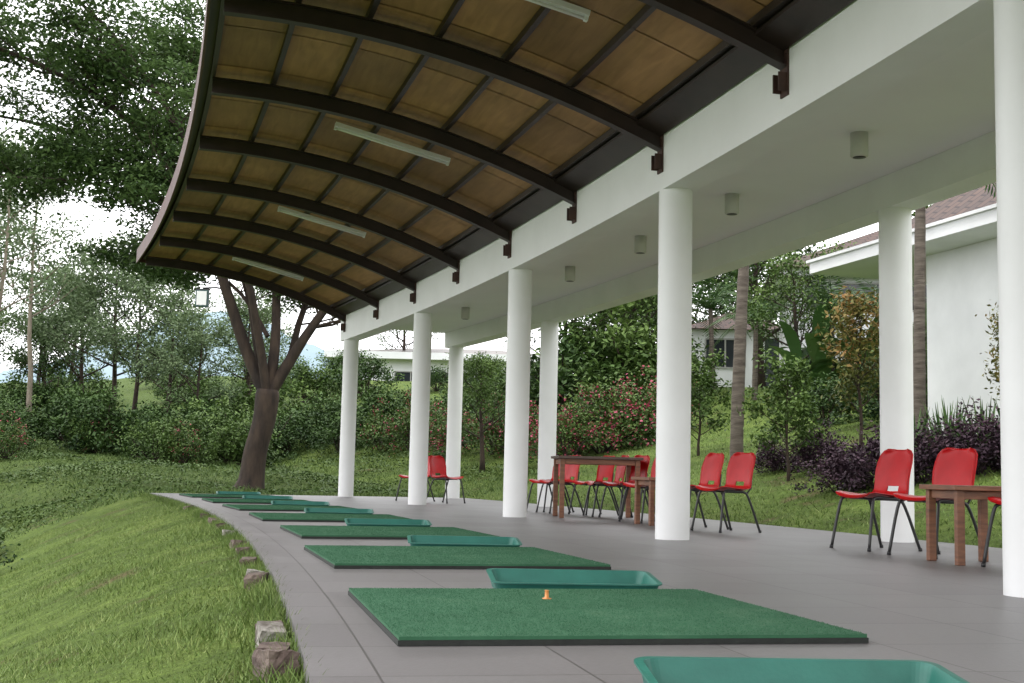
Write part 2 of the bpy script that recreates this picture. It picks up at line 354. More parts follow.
# ================================================================ CHAIRS
def chair():
    mb=MB()
    prof=[(-.235,.425,.19),(-.225,.445,.21),(-.17,.452,.222),(-.06,.440,.226),(.05,.430,.226),(.13,.432,.222),(.175,.447,.214),(.20,.485,.205),(.212,.53,.203),(.228,.59,.207),(.248,.66,.210),(.270,.73,.207),(.290,.79,.195),(.300,.822,.165),(.304,.836,.115)]
    nx=12; top=[];n=len(prof)
    for i,(y,z,hw) in enumerate(prof):
        b=min(max((i-5)/5,0),1); row=[]
        for j in range(nx+1):
            u=-1+2*j/nx; c=abs(u)**2.5
            row.append(Vector((u*hw,y-.045*c*b,z+.028*c*(1-b))))
        top.append(row)
    def nrm(i,j):
        a=top[min(i+1,n-1)][j]-top[max(i-1,0)][j]; c=top[i][min(j+1,nx)]-top[i][max(j-1,0)]; return c.cross(a).normalized()
    bot=[[top[i][j]-nrm(i,j)*.009 for j in range(nx+1)] for i in range(n)]
    vs=[p for r in top for p in r]+[p for r in bot for p in r]; o=n*(nx+1); W_=nx+1
    fs=[]
    for i in range(n-1):
        for j in range(nx):
            if i==7 and 4<=j<=7: continue   # slot at base of the back
            q=(i*W_+j,i*W_+j+1,(i+1)*W_+j+1,(i+1)*W_+j); fs.append(q); fs.append(tuple(o+x for x in q[::-1]))
    for i in range(n-1):
        for j in (0,nx): fs.append((i*W_+j,(i+1)*W_+j,o+(i+1)*W_+j,o+i*W_+j))
    for j in range(nx):
        for i in (0,n-1): fs.append((i*W_+j,i*W_+j+1,o+i*W_+j+1,o+i*W_+j))
    mb.add(vs,fs,0,True)
    for sx in (-1,1):
        tube(mb,smoothpath([(sx*.235,-.25,0.0),(sx*.205,-.185,.36),(sx*.185,-.14,.428),(sx*.18,0,.424),(sx*.185,.09,.418),(sx*.205,.15,.36),(sx*.235,.285,0.0)],4),.0125,1,8)
        for yy in(-.25,.285): tube(mb,[(sx*.235,yy,0),(sx*.234,yy*.99,.025)],.016,1,8)
        tube(mb,[(sx*.19,.13,.39),(sx*.16,.222,.46),(sx*.15,.243,.60)],.009,1,8)
    tube(mb,[(-.18,-.10,.420),(.18,-.10,.420)],.009,1,8); tube(mb,[(-.183,.08,.414),(.183,.08,.414)],.009,1,8)
    return mb.obj("red_chair",['red','blk'],link=False)
ch=chair()
for s,w,r in [(3.74,1.28,10),(2.92,1.32,14),(1.72,1.32,10),(6.62,1.28,14),(7.32,1.26,6),(8.75,1.3,12),(9.45,1.6,4),(10.05,1.55,12),(10.6,1.5,-6),(11.2,1.55,10),(11.75,1.25,4),(12.3,1.3,14),(16.3,.90,120),(17.3,.62,20)]:
    inst("red_chair",ch,P(s,w,.001),phi(s)-rad(90)+rad(r))
def table(lx,ly,h,lg,ap):
    mb=MB(); mb.box((-lx/2,lx/2),(-ly/2,ly/2),(h-.035,h),1)
    i=.035
    for sx in(-1,1):
        for sy in(-1,1):
            x=sx*(lx/2-i-lg/2); y=sy*(ly/2-i-lg/2); mb.box((x-lg/2,x+lg/2),(y-lg/2,y+lg/2),(0,h-.036),0)
    xx=lx/2-i-lg-.002; yy=ly/2-i-lg-.002
    for sy in(-1,1): mb.box((-xx,xx),(sy*(ly/2-i-.03)-.012,sy*(ly/2-i-.03)+.012),(h-.036-ap,h-.037),0)
    for sx in(-1,1): mb.box((sx*(lx/2-i-.03)-.012,sx*(lx/2-i-.03)+.012),(-yy,yy),(h-.036-ap,h-.037),0)
    return mb
table(.52,.58,.55,.055,.06).obj("wooden_side_table",['wood','wood'],loc=P(2.22,1.16,.001),rot=phi(2.3)+rad(-8),bevel=.004)
table(.5,.55,.55,.055,.06).obj("wooden_side_table",['wood','wood'],loc=P(8.05,1.15,.001),rot=phi(8),bevel=.004)
table(1.12,.75,.80,.06,.07).obj("wooden_table",['wood','wooddark'],loc=P(10.1,1.15,.001),rot=phi(10)-rad(12),bevel=.004)

# stones
def rock(mb,c,sx,sy,sz,rot,rg,m):
    n=4; vs=[];idx={}
    tilt=Matrix.Rotation(rg.uniform(-.15,.15),3,'X')@Matrix.Rotation(rg.uniform(-.15,.15),3,'Y')
    def key(i,j,k):
        if (i,j,k) not in idx:
            x,y,z=[(q/n*2-1) for q in (i,j,k)]; v=Vector((x,y,z)); l=v.length; v=v*(1-.09*(l-1)) ; v+=Vector([rg.uniform(-.08,.08) for _ in range(3)])
            v=tilt@Vector((v.x*sx,v.y*sy,v.z*sz)); v.rotate(Matrix.Rotation(rot,3,'Z')); idx[(i,j,k)]=len(vs); vs.append(v+Vector(c))
        return idx[(i,j,k)]
    fs=[]
    for a in range(n):
        for b in range(n):
            fs+= [(key(a,b,0),key(a,b+1,0),key(a+1,b+1,0),key(a+1,b,0)),(key(a,b,n),key(a+1,b,n),key(a+1,b+1,n),key(a,b+1,n)),
                  (key(a,0,b),key(a+1,0,b),key(a+1,0,b+1),key(a,0,b+1)),(key(a,n,b),key(a,n,b+1),key(a+1,n,b+1),key(a+1,n,b)),
                  (key(0,a,b),key(0,a,b+1),key(0,a+1,b+1),key(0,a+1,b)),(key(n,a,b),key(n,a+1,b),key(n,a+1,b+1),key(n,a,b+1))]
    mb.add(vs,fs,m,False)
mb=MB(); rg=random.Random(4)
for s,l,h_,m_ in [(-3.2,.09,.05,0),(-1.95,.10,.05,0),(-1.72,.07,.035,0),(-1.25,.08,.04,1),(-1.05,.06,.03,0),(1.0,.12,.045,0),(1.28,.06,.04,1),(2.4,.07,.03,0),(3.4,.07,.032,0),(4.3,.11,.035,0),(6.0,.07,.03,1),(7.3,.11,.03,0),(8.5,.08,.028,0),(10,.1,.028,0),(13,.1,.028,0),(-5,.12,.05,0)]:
    rock(mb,P(s,WT-.08,-.04),.048,l,h_,phi(s)+rg.uniform(-.25,.25),rg,m_)
mb.obj("border_stones",['stone','stonepale'])

# ================================================================ TERRAIN
xs=np.concatenate([[-3000,-1500,-800,-450,-300,-220,-160,-120,-90,-70,-55],np.arange(-45,45.01,.4),[52,60,75,95,130,180,260,400,800,1500,3000]])
ys=np.concatenate([[-3000,-1000,-400,-150,-70,-40,-25],np.arange(-14,75.01,.4),[80,87,95,110,130,160,200,260,400,700,1300,3000]])
X,Y=np.meshgrid(xs,ys); ZZ=T(X,Y); nx_,ny_=len(xs),len(ys)
me=bpy.data.meshes.new("ground"); V=np.stack([X,Y,ZZ],-1).reshape(-1,3)
ii=np.arange(nx_*ny_).reshape(ny_,nx_); F=np.stack([ii[:-1,:-1],ii[:-1,1:],ii[1:,1:],ii[1:,:-1]],-1).reshape(-1,4)
me.from_pydata(V.tolist(),[],F.tolist()); me.materials.append(M['ground']); me.polygons.foreach_set('use_smooth',[True]*len(F))
S_,W_=sw(X,Y); zone=ss(2.4,3.8,-W_+WT)*.85; zone=np.maximum(zone,ss(22,26,S_)*ss(4,1,W_)*.7)
zone=np.maximum(zone,ss(34,42,S_)*ss(-.10,-.17,X/np.maximum(Y,1))*.9)
a=me.attributes.new("tint",'FLOAT','POINT'); a.data.foreach_set('value',zone.ravel())
inst("ground",me)
# grass blades
def blades(name,s,w,hmin,hmax,wd,seed,m='grass',tuft=False,dark=0):
    rng=np.random.default_rng(seed); N=len(s); a=np.radians(A0+K*s); x=CX+(R+w)*np.cos(a); y=CY+(R+w)*np.sin(a)
    z=T(x,y)
    C=np.stack([x,y,z-.005],1); th=rng.uniform(0,6.28,N); dx=np.stack([np.cos(th),np.sin(th),0*th],1)*wd
    hh=rng.uniform(hmin,hmax,N)
    pt=np.sin(x*3.1+np.sin(y*2.3)*2)*np.cos(y*2.7+x*1.3)+.5*np.sin(x*9+y*3)*np.cos(y*8-x*2)
    if tuft: hh=hh*(.35+.8*np.clip(pt+.35,0,1.4))
    ln=rng.normal(0,.55,(N,2))*hh[:,None]
    tip=np.concatenate([ln,hh[:,None]],1); 
    pat=.48-dark+.2*np.sin(x*1.7+np.sin(y*1.1)*2)*np.cos(y*1.3)+(.22 if tuft else .1)*pt+rng.normal(0,.2,N)
    mb=MB(); mb.quads(np.stack([C-dx,C+dx,C+tip],1),0,np.clip(pat,0,1)); mb.obj(name,[m])
rng=np.random.default_rng(11)
s=rng.uniform(0,1,105000)**1.7*24-4.5; w=WT-.01-rng.uniform(0,1,105000)**1.1*3.4
blades("bank_grass",s,w,.012,.055,.003,1,tuft=True)
s=rng.uniform(-4,21,12000); w=WT-.06+rng.normal(0,.05,12000); w=np.minimum(w,WT-.005)
blades("edge_grass",s,w,.03,.085,.0035,2)
s=rng.uniform(-1,34,70000); w=2.82+rng.uniform(0,1,70000)**1.3*14
blades("lawn_grass",s,w,.03,.07,.009,3)
s=rng.uniform(20.8,44,40000); w=rng.uniform(-9,6,40000)
blades("rough_grass",s,w,.05,.14,.012,4,m='weed',tuft=True)
def cover(name,N,sr,wr,size,hmax,seed,m):
    rng=np.random.default_rng(seed); s=rng.uniform(*sr,N); w=rng.uniform(*wr,N); a=np.radians(A0+K*s); x=CX+(R+w)*np.cos(a); y=CY+(R+w)*np.sin(a)
    pt=.3+.45*np.sin(x*1.1+np.sin(y*.8)*1.5)+.4*np.cos(y*1.4+x*.6)+.15*np.sin(x*3.3)*np.cos(y*2.9)
    hgt=hmax*np.clip(pt,.03,1.15)
    z=T(x,y)+hgt*rng.uniform(.5,1,N)
    keep=rng.uniform(0,1,N)<np.clip(.1+pt*1.3,.08,1)
    C=np.stack([x,y,z],1); pat=.42+.25*np.sin(x*.7+y*.35)*np.cos(y*.5)+.2*(pt-.4)+rng.normal(0,.15,N)
    C=C[keep];pat=pat[keep]
    mb=MB(); mb.quads(leaves(C,size,size*.5,rng,1.1),0,np.clip(pat,0,1)); mb.obj(name,[m])
cover("ground_cover_plants",60000,(8,46),(-13,-6.4),.11,.5,1,'weed')
cover("creeper_ground_cover",34000,(22,46),(-6.4,6),.10,.22,2,'weed')

# ================================================================ VEGETATION
def clump_leaves(mb,tips,per,cr,cz,L,W,rng,m,up=.4,base=.5,zr=None,droop=0):
    T_=np.array([tuple(t) for t in tips]); n=len(T_)
    C=np.repeat(T_,per,0); d=rng.normal(size=C.shape)*.55; rr_=np.repeat(rng.uniform(.7,1.25,n),per)[:,None]
    off=d*np.array([cr,cr,cz])*rr_; C=C+off
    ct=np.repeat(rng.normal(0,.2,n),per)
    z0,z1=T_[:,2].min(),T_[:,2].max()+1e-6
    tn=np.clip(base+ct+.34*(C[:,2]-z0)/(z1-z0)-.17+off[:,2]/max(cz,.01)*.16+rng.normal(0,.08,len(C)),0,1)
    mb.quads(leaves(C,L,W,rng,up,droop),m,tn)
def grow(mb,p,d,l,r,depth,rg,tips,m,kids=3,up=.25,spread=.9,n=5,mid=True):
    pts=[p];dd=d.normalized();rs=[r]
    for i in range(4):
        dd=(dd+Vector((rg.uniform(-.22,.22),rg.uniform(-.22,.22),rg.uniform(-.12,.2)*1.0+up*.15))).normalized()
        pts.append(pts[-1]+dd*l/4); rs.append(r*(1-.55*(i+1)/4))
    tube(mb,pts,rs,m,n,cap=False)
    if depth==0: tips.append(pts[-1]); tips.append(pts[2]) ; return
    for k in range(kids):
        i=rg.choice([1,2,3,4]); q=pts[i]
        nd=(dd+Vector((rg.uniform(-1,1)*spread,rg.uniform(-1,1)*spread,rg.uniform(-.3,.6)*spread*.8+up*.5))).normalized()
        grow(mb,q,nd,l*rg.uniform(.55,.8),rs[i]*.65,depth-1,rg,tips,m,kids,up,spread,max(4,n-1),mid)
    tips.append(pts[-1])
def raintree():
    rg=random.Random(21); rng=np.random.default_rng(21); mb=MB(); tips=[]
    bx,by=-5.85,30.0; bz=Tz(bx,by)-.1
    tr=smoothpath([(bx-.2,by,bz),(bx-.14,by,bz+.35),(bx-.08,by,bz+1.0),(bx+.1,by,bz+1.8),(bx+.15,by,bz+2.5)],4)
    tube(mb,tr,[q*.84 for q in [.64,.52,.45,.40,.37,.355,.345,.34,.33,.325,.32,.32,.325,.33,.34,.34,.30]],0,18)
    f=Vector((bx+.15,by,bz+2.3))
    limbs=[([(0,0,0),(-.55,0,1.1),(-1.05,-.2,2.5),(-1.7,-.5,4.3),(-2.9,-1.0,6.0),(-4.8,-1.6,7.3),(-8,-2.2,8.4)],.17),
           ([(0,.05,0),(-.35,.3,1.2),(-.8,.8,2.8),(-1.8,1.2,4.6),(-3.8,1.6,6.0),(-6.2,1.4,6.9),(-8.8,.9,7.2)],.12),
           ([(0,0,0),(.1,.1,1.2),(.0,.5,2.6),(-.4,1.4,5.0),(-1.5,2.5,7.6),(-3,3,9.6)],.15),
           ([(0,0,0),(.5,0,.9),(1.0,-.1,1.7),(1.9,-.1,3.0),(3.4,.3,5.0),(5.5,1,7)],.16),
           ([(0,0,0),(.4,.4,.9),(.6,1.1,2.3),(1.3,2.5,4.6),(2.5,5,7.2)],.12),
           ([(0,-.05,0),(-.2,-.4,1.4),(-.6,-1.2,3.4),(-1.9,-2.2,6.0),(-3.4,-3,8.0),(-5.2,-3.6,9.4)],.12),
           ([(-1.6,-.5,4.1),(-3.0,-.8,4.7),(-5.0,-.4,5.1),(-7.4,.3,5.3)],.06),
           ([(-.1,.2,1.5),(-.9,.6,2.6),(-2.2,1.8,3.4),(-4.2,2.6,3.8)],.06)]
    for q,(pts,r) in enumerate(limbs):
        pp=smoothpath([f+Vector(p) for p in pts],4); n=len(pp); rs=[r*(1-.82*i/n) for i in range(n)]
        tube(mb,pp,rs,0,9,cap=False)
        for i in range(int(n*(.42 if q<6 else .3)),n,1):
            for rep in range(3 if q in (0,1,5) and i%2 else 2):
                dr=(pp[min(i+1,n-1)]-pp[i-1]).normalized()
                d=(dr*.5+Vector((rg.uniform(-1,1),rg.uniform(-1,1),rg.uniform(-.35,.5)))).normalized()
                grow(mb,pp[i],d,rg.uniform(1.3,2.4)*(1 if q<6 else .6),max(rs[i]*.4,.015),1,rg,tips,0,3,.05,.9,4)
        tips.append(pp[-1])
    rg.shuffle(tips)
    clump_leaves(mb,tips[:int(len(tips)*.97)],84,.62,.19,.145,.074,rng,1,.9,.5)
    mb.obj("rain_tree",['bark','leaf_big'])
raintree()
def gtree(name,seed,H,r,nl,leafm,barkm,per=60,cr=.6,cz=.4,L=.16,W=.08,z0=.35,spread=1.0,l0=.4,kids=3,depth=1,upb=.3,base=.5,droop=0):
    rg=random.Random(seed); rng=np.random.default_rng(seed); mb=MB(); tips=[]
    pts=[Vector((0,0,-.2))]; 
    for i in range(8): pts.append(Vector((pts[-1].x+rg.uniform(-.04,.04)*H/3,pts[-1].y+rg.uniform(-.04,.04)*H/3,H*.92*(i+1)/8)))
    tube(mb,pts,[r*(1-.8*i/8)*(1.25 if i==0 else 1) for i in range(9)],0,10)
    for k in range(nl):
        u=z0+(1-z0)*(k+rg.random())/nl; fi=u*8; i=min(int(fi),7); p=pts[i].lerp(pts[i+1],fi-i)
        a=k*2.4+rg.uniform(-.4,.4); d=Vector((math.cos(a)*spread,math.sin(a)*spread,upb+rg.uniform(0,.4)))
        grow(mb,p,d,H*l0*(1.15-.7*u)*rg.uniform(.8,1.2),r*.4*(1.1-u*.6),depth,rg,tips,0,kids,.2,.8,5)
    tips.append(pts[-1])
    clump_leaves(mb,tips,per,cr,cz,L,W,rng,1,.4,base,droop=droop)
    return mb.obj(name,[barkm,leafm],link=False)
def gbush(name,seed,rx,rz,ncl,per,cr,L,W,leafm,flower=0,base=.5):
    rg=random.Random(seed); rng=np.random.default_rng(seed); mb=MB(); tips=[]
    for k in range(ncl):
        a=rg.uniform(0,6.283); u=rg.random()**.6; q=math.sqrt(max(1-u*u,0))
        f=rg.uniform(.6,1.05)*(1+.18*math.sin(a*3+seed)+.12*math.sin(a*5))
        tips.append(Vector((math.cos(a)*q*rx*f,math.sin(a)*q*rx*f,u*rz*f*1.0+.02)))
    for k in range(10):
        t=tips[k*3%len(tips)]; tube(mb,[(0,0,-.1),t*.5+Vector((0,0,.02)),t],[.03*rx,.02*rx,.008*rx],0,5,cap=False)
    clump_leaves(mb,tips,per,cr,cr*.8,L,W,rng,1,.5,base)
    if flower:
        C=np.array([tuple(tips[i]*1.06) for i in rng.integers(0,len(tips),flower//10)]); C=np.repeat(C,10,0)+rng.normal(0,.10*rx,(len(C)*10,3))
        mb.quads(leaves(C,L*.75,L*.55,rng,.3),2,rng.random(len(C)))
    return mb.obj(name,['bark',leafm,'flower'],link=False)
def put(name,me,x,y,sc=1,rot=None,dz=0,rg=random.Random(77)):
    r=rg.uniform(0,6.28) if rot is None else rot
    return inst(name,me,(x,y,Tz(x,y)+dz),r,scale=sc)
bD=[gbush("bush",i,1.3,1.6,70,50,.30,.135,.07,'leaf_dark') for i in (1,2)]
bM=[gbush("bush",i,1.3,1.5,70,50,.30,.135,.07,'leaf_mid',base=.45) for i in (3,4)]
bF=[gbush("bush",i,1.2,1.5,60,50,.34,.11,.06,'leaf_mid',flower=750,base=.4) for i in (5,6)]
bG=[gbush("bush",i,1.2,1.5,60,50,.34,.11,.06,'leaf_mid',flower=300,base=.4) for i in (5,)]
bP=[gbush("purple",i,.55,.62,60,64,.15,.06,.032,'leaf_purple') for i in (7,8)]
tD=[gtree("tree",i,7,.2,14,'leaf_dark','bark',per=58,cr=.75,cz=.55,L=.23,W=.11,z0=.25,l0=.42) for i in (31,32)]
tM=[gtree("tree",i,7,.17,13,'leaf_mid','bark',per=56,cr=.7,cz=.45,L=.2,W=.1,z0=.3,l0=.42) for i in (33,34)]
tL=[gtree("tree",i,8,.14,12,'leaf_pale','bark',per=70,cr=.85,cz=.36,L=.2,W=.1,z0=.3,l0=.38) for i in (37,38)]
tS=[gtree("tree",i,11,.12,10,'leaf_pale','barkpale',per=44,cr=.75,cz=.33,L=.18,W=.08,z0=.4,l0=.24) for i in (35,36)]
yT=gtree("young",41,2.0,.03,16,'leaf_mid','bark',per=40,cr=.17,cz=.14,L=.09,W=.045,z0=.12,l0=.28,kids=2)
bT=gtree("bronze",42,2.6,.035,14,'leaf_bronze','bark',per=40,cr=.2,cz=.2,L=.1,W=.045,z0=.3,l0=.25,kids=2,upb=.7)
def palm(name,seed,H,r,nf=14,fl=2.2,lean=(0,0),trunkm='palmbark',ll=.5):
    rg=random.Random(seed); mb=MB()
    pts=[(lean[0]*(i/8)**1.5,lean[1]*(i/8),-.2+(H+.2)*i/8) for i in range(9)]
    pp=smoothpath(pts,5); tube(mb,pp,[r*(1.25-.45*i/len(pp))*(1+.05*rg.uniform(-1,1)) for i in range(len(pp))],0,12)
    top=Vector(pts[-1]); Q=[];tn=[]
    for k in range(nf):
        a=k*2.4+rg.uniform(-.2,.2); el=rg.uniform(-.1,1.2); d=Vector((math.cos(a),math.sin(a),0)); p=top.copy(); v=(d*math.cos(el)+Vector((0,0,math.sin(el)))).normalized(); path=[p.copy()]
        for i in range(12):
            p=p+v*fl/12; v=(v+Vector((0,0,-.13))).normalized(); path.append(p.copy())
        tube(mb,path,[.025*(1-.8*i/12) for i in range(13)],1,5,cap=False,t=.6)
        sd=Vector((-d.y,d.x,0))
        for i in range(1,13):
            for h in (0,.5):
                q=path[i-1].lerp(path[i],h); tt=(path[i]-path[i-1]).normalized(); f=math.sin(math.pi*min((i+h)/13,.97)*.9+.25)
                for sg in (-1,1):
                    dr=(sd*sg+tt*.6+Vector((0,0,-.35+rg.uniform(-.15,.15)))).normalized(); l=ll*f; e=q+dr*l; wv=tt*.02
                    Q.append([q-wv,q+dr*l*.5+wv*1.3,e,q+dr*l*.5-wv*1.3]); tn.append(rg.uniform(.2,.9))
    mb.quads(np.array([[tuple(c) for c in q] for q in Q]),1,np.array(tn))
    return mb.obj(name,[trunkm,'palm'],link=False)
def broad(name,seed,n,H,L,W):
    rg=random.Random(seed); mb=MB()
    for k in range(n):
        a=k*2.4+rg.uniform(-.3,.3); d=Vector((math.cos(a),math.sin(a),0)); sd=Vector((-d.y,d.x,0)); el=rg.uniform(.9,1.4); v=d*math.cos(el)+Vector((0,0,math.sin(el)))
        h=H*rg.uniform(.3,1); base=Vector((0,0,0)); stem=base+Vector((d.x*.12,d.y*.12,h)); tube(mb,[base,stem],[.05,.03],0,6,cap=False,t=.5)
        p=stem.copy(); l=L*rg.uniform(.7,1.1); vs=[]; 
        for i in range(9):
            u=i/8; ww=W*math.sin(math.pi*min(.06+u*.94,1))**.6*.5*(1 if u<1 else 0)
            vs+=[p-sd*ww+Vector((0,0,.12*ww)),p,p+sd*ww+Vector((0,0,.12*ww))]; p=p+v*l/8; v=(v+Vector((0,0,-.22))).normalized()
        fs=[(i*3+j,i*3+j+1,i*3+j+4,i*3+j+3) for i in range(8) for j in range(2)]
        mb.add(vs,fs,0,False,[rg.uniform(.3,.8)]*len(vs))
    return mb.obj(name,['palm'],link=False)
def spiky(name,seed,n,L,W):
    rg=random.Random(seed); mb=MB()
    for k in range(n):
        a=rg.uniform(0,6.28); el=rg.uniform(.5,1.5); d=Vector((math.cos(a),math.sin(a),0)); sd=Vector((-d.y,d.x,0)); v=d*math.cos(el)+Vector((0,0,math.sin(el))); p=d*.03; vs=[]; l=L*rg.uniform(.6,1.1)
        for i in range(6):
            u=i/5; ww=W*(1-u)**.7*.5+.001; vs+=[p-sd*ww,p+sd*ww]; p=p+v*l/5; v=(v+Vector((0,0,-.06))).normalized()
        mb.add(vs,[(i*2,i*2+1,i*2+3,i*2+2) for i in range(5)],0,False,[rg.uniform(.3,1)]*12)
    return mb.obj(name,['palm'],link=False)
pA=palm("palm",51,7.0,.105,16,2.4,(.3,0)); pB=palm("palm",52,5.3,.085,16,1.9,(.12,0)); pC=palm("palm",53,3.2,.10,18,2.2,(.1,0),ll=.6)
ban=broad("banana",54,11,1.6,2.0,.55); spk=spiky("spiky",55,60,.75,.05)
rg=random.Random(99)
put("palm_tree",pA,4.45,24,1,rot=0); put("palm_tree",pB,6.3,19,1,rot=.5)
for x,y,sc in [(4.8,17.9,.9),(5.25,17.4,1.1),(5.75,17.1,1.0),(6.35,16.8,1.15),(6.9,16.3,1.0),(5.3,21,1.0),(4.75,22,.8),(7.3,15.6,1.1)]: put("purple_shrub",rg.choice(bP),x,y,sc)
put("young_tree",yT,4.65,20.5,1); put("young_tree",yT,4.35,28,1.1); put("bronze_tree",bT,6.15,21.5,1.05); put("bronze_tree",bT,7.0,16.9,.8)
for x,y in [(6.3,17.9),(6.75,17.6),(6.0,18.4),(7.1,17.3),(6.6,18.4)]: put("spiky_plant",spk,x,y,1.35)
for x,y,sc in [(1.6,32,.85),(2.6,33,1.1),(3.7,34,.95),(-1.5,37,.85),(.4,35,.85)]: put("bougainvillea_shrub",rg.choice(bF),x,y,sc)
for x,y,sc in [(3.1,33.6,.95),(4.6,35,.9),(-.3,35.5,.85),(-2.9,39,.9),(-3.9,40,.8),(2.0,33.4,.8)]: put("bougainvillea_shrub",bG[0],x,y,sc)
for x,y,sc in [(2.2,44,1.35),(4.3,45,1.4),(3.3,46,1.5)]: put("leafy_tree",rg.choice(tM),x,y,sc*.55)
for x,y,sc in [(2.0,43,1.7),(3.2,43.5,2.0),(4.6,43,1.8),(6.0,44,1.2)]: put("bush",rg.choice(bM+bD),x,y,sc)
for x,y,sc in [(8.3,36,.6),(9.4,46,1.0),(15.5,42,.9),(8.2,58,1.0),(10.8,57,1.1),(6.4,60,.9)]: put("leafy_tree",rg.choice(tM+tD),x,y,sc)
put("palm_tree",pC,9.4,36,.85); put("palm_tree",pC,10.8,35,.75); put("palm_tree",pC,8.0,40,.8); put("palm_tree",pC,7.3,44,.9)
for x,y,sc in [(10.0,35,.9),(9.0,35.5,.9),(11.2,34,.9),(8.4,35.5,.8)]: put("banana_plant",ban,x,y,sc)
for x,y,sc in [(9.5,37,.9),(11,36.6,1.0),(12.3,36,1.1),(13.5,35,1.1),(9.4,30,.9),(8.3,27,.9),(9.6,28,1.1),(7.6,29.5,.7)]: put("bush",rg.choice(bD+bM),x,y,sc)
for i in range(24):
    x=-12+i*.66+rg.uniform(-.3,.3); y=43+rg.uniform(-1.8,1.8); put("hedge_bush",rg.choice(bD+bM+bD),x,y,rg.uniform(.65,1.05))
for x,y,sc in [(-1.6,33,.4),(-.6,40,.8),(-2.6,41,.8),(-6.8,60,1.2),(-9.6,60,1.2),(-3.2,58,.7),(-1,60,.8),(-8.2,63,1.1)]: put("bush",rg.choice(bM+bD),x,y,sc)
put("slender_tree",tM[0],-.55,33,.42)
for i in range(44):
    y=rg.uniform(38,56); x=-y*rg.uniform(.19,.47); put("bush",rg.choice(bD+bM+bD),x,y,rg.uniform(.65,1.3)*(.6+y/110))
for x,y in [(-14.6,37),(-13.2,41),(-9.7,38)]: put("bougainvillea_shrub",bG[0],x,y,rg.uniform(.55,.75))
for i in range(18):
    s_=rg.uniform(13,32); p=P(s_,rg.uniform(-10,-6.6)); put("bush",rg.choice(bM+bD),p.x,p.y,rg.uniform(.25,.65))
for x,y,sc in [(-27,60,.9),(-30,66,1.0),(-6,74,.8),(-12.2,60,.7),(-20.5,56,.7)]: put("background_tree",rg.choice(tM+tD[:1]),x,y,sc)
for x,y,sc in [(-14.8,50,.85),(-18.2,54,.9),(-11.2,46,.62),(-10.0,49,.7),(-24,64,1.0),(-13.0,48,.75),(-16.2,52,.95)]: put("background_tree",rg.choice(tL),x,y,sc)
for x,y,sc in [(-17.2,42,.95),(-18.8,44,1.0),(-22,50,1.1),(-24,56,1.2),(-18.2,48,1.0)]: put("slender_tree",rg.choice(tS),x,y,sc)
for i in range(26):
    x=-70+i*5+rg.uniform(-1.5,1.5); y=98+rg.uniform(-6,8)
    if -32<x<6: continue
    put("background_tree",rg.choice(tM+tD),x,y,rg.uniform(.8,1.3))
for i in range(14):
    put("bush",rg.choice(bM),-38+i*2.2+rg.uniform(-.6,.6),70+rg.uniform(-6,6),rg.uniform(.9,1.3))
# hills
mb=MB(); n=160; vs=[];
for j in range(7):
    for i in range(n+1):
        a=rad(-50+100*i/n); rr_=1400+j*120; hh=(45+165*max(0,math.exp(-((math.degrees(a)+13)/9)**2))+60*math.exp(-((math.degrees(a)-20)/12)**2)+7*math.sin(i*.45)+4*math.sin(i*1.15)+2*math.sin(i*2.7))*math.sin(j/6*math.pi)
        vs.append((rr_*math.sin(a),rr_*math.cos(a),hh-2))
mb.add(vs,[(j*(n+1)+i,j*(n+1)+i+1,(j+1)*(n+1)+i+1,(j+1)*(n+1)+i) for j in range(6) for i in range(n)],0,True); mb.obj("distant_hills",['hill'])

# ================================================================ BUILDINGS
def hip(mb,o,a,b,t0,t1,b0,b1,z0,h,m,inset=None):
    o=Vector(o);a=Vector(a);b=Vector(b);up=Vector((0,0,1)); hb=(b1-b0)/2; i=hb if inset is None else inset
    vs=[o+a*t0+b*b0+up*z0,o+a*t1+b*b0+up*z0,o+a*t1+b*b1+up*z0,o+a*t0+b*b1+up*z0,o+a*(t0+i)+b*(b0+hb)+up*(z0+h),o+a*(t1-i)+b*(b0+hb)+up*(z0+h)]
    mb.add(vs,[(0,1,5,4),(1,2,5),(2,3,4,5),(3,0,4),(3,2,1,0)],m)
def window(mb,o,a,b,t0,t1,z0,z1,nm,mf,mg,bf):
    up=(0,0,1); f=.06
    mb.frame(o,a,b,up,(t0,t1),(bf-.004,bf+.0),(z0,z1),mg)
    mb.frame(o,a,b,up,(t0,t1),(bf-.05,bf-.006),(z0-f,z0),mf); mb.frame(o,a,b,up,(t0,t1),(bf-.05,bf-.006),(z1,z1+f),mf)
    for i in range(nm+1):
        t=t0+(t1-t0)*i/nm; mb.frame(o,a,b,up,(t-.03,t+.03),(bf-.04,bf-.006),(z0+.002,z1-.002),mf)
up=(0,0,1)
mb=MB(); O=(6.3,25.8,0); a=(.281,-.96,0); b=(.96,.281,0)
mb.frame(O,a,b,up,(2.75,18),(.9,9),(0.3,4.85),0)
mb.frame(O,a,b,up,(0,18.5),(0,9.5),(4.852,5.07),0)
mb.frame(O,a,b,up,(-.05,18.55),(-.06,9.55),(5.072,5.13),0)
hip(mb,O,a,b,1.6,18.2,.35,9.3,5.132,3.6,1,inset=2.5)
window(mb,O,a,b,10,12,2.3,3.9,3,2,3,.896)
mb.obj("white_clubhouse",['wallwhite','tiles','frame','glass'])
mb=MB(); O=(8.5,38.5,0); a=(1,-.15,0); b=(.15,1,0)
mb.frame(O,a,b,up,(.5,14),(.6,8),(2,6.9),0); mb.frame(O,a,b,up,(0,14.5),(0,8.6),(6.902,7.12),0)
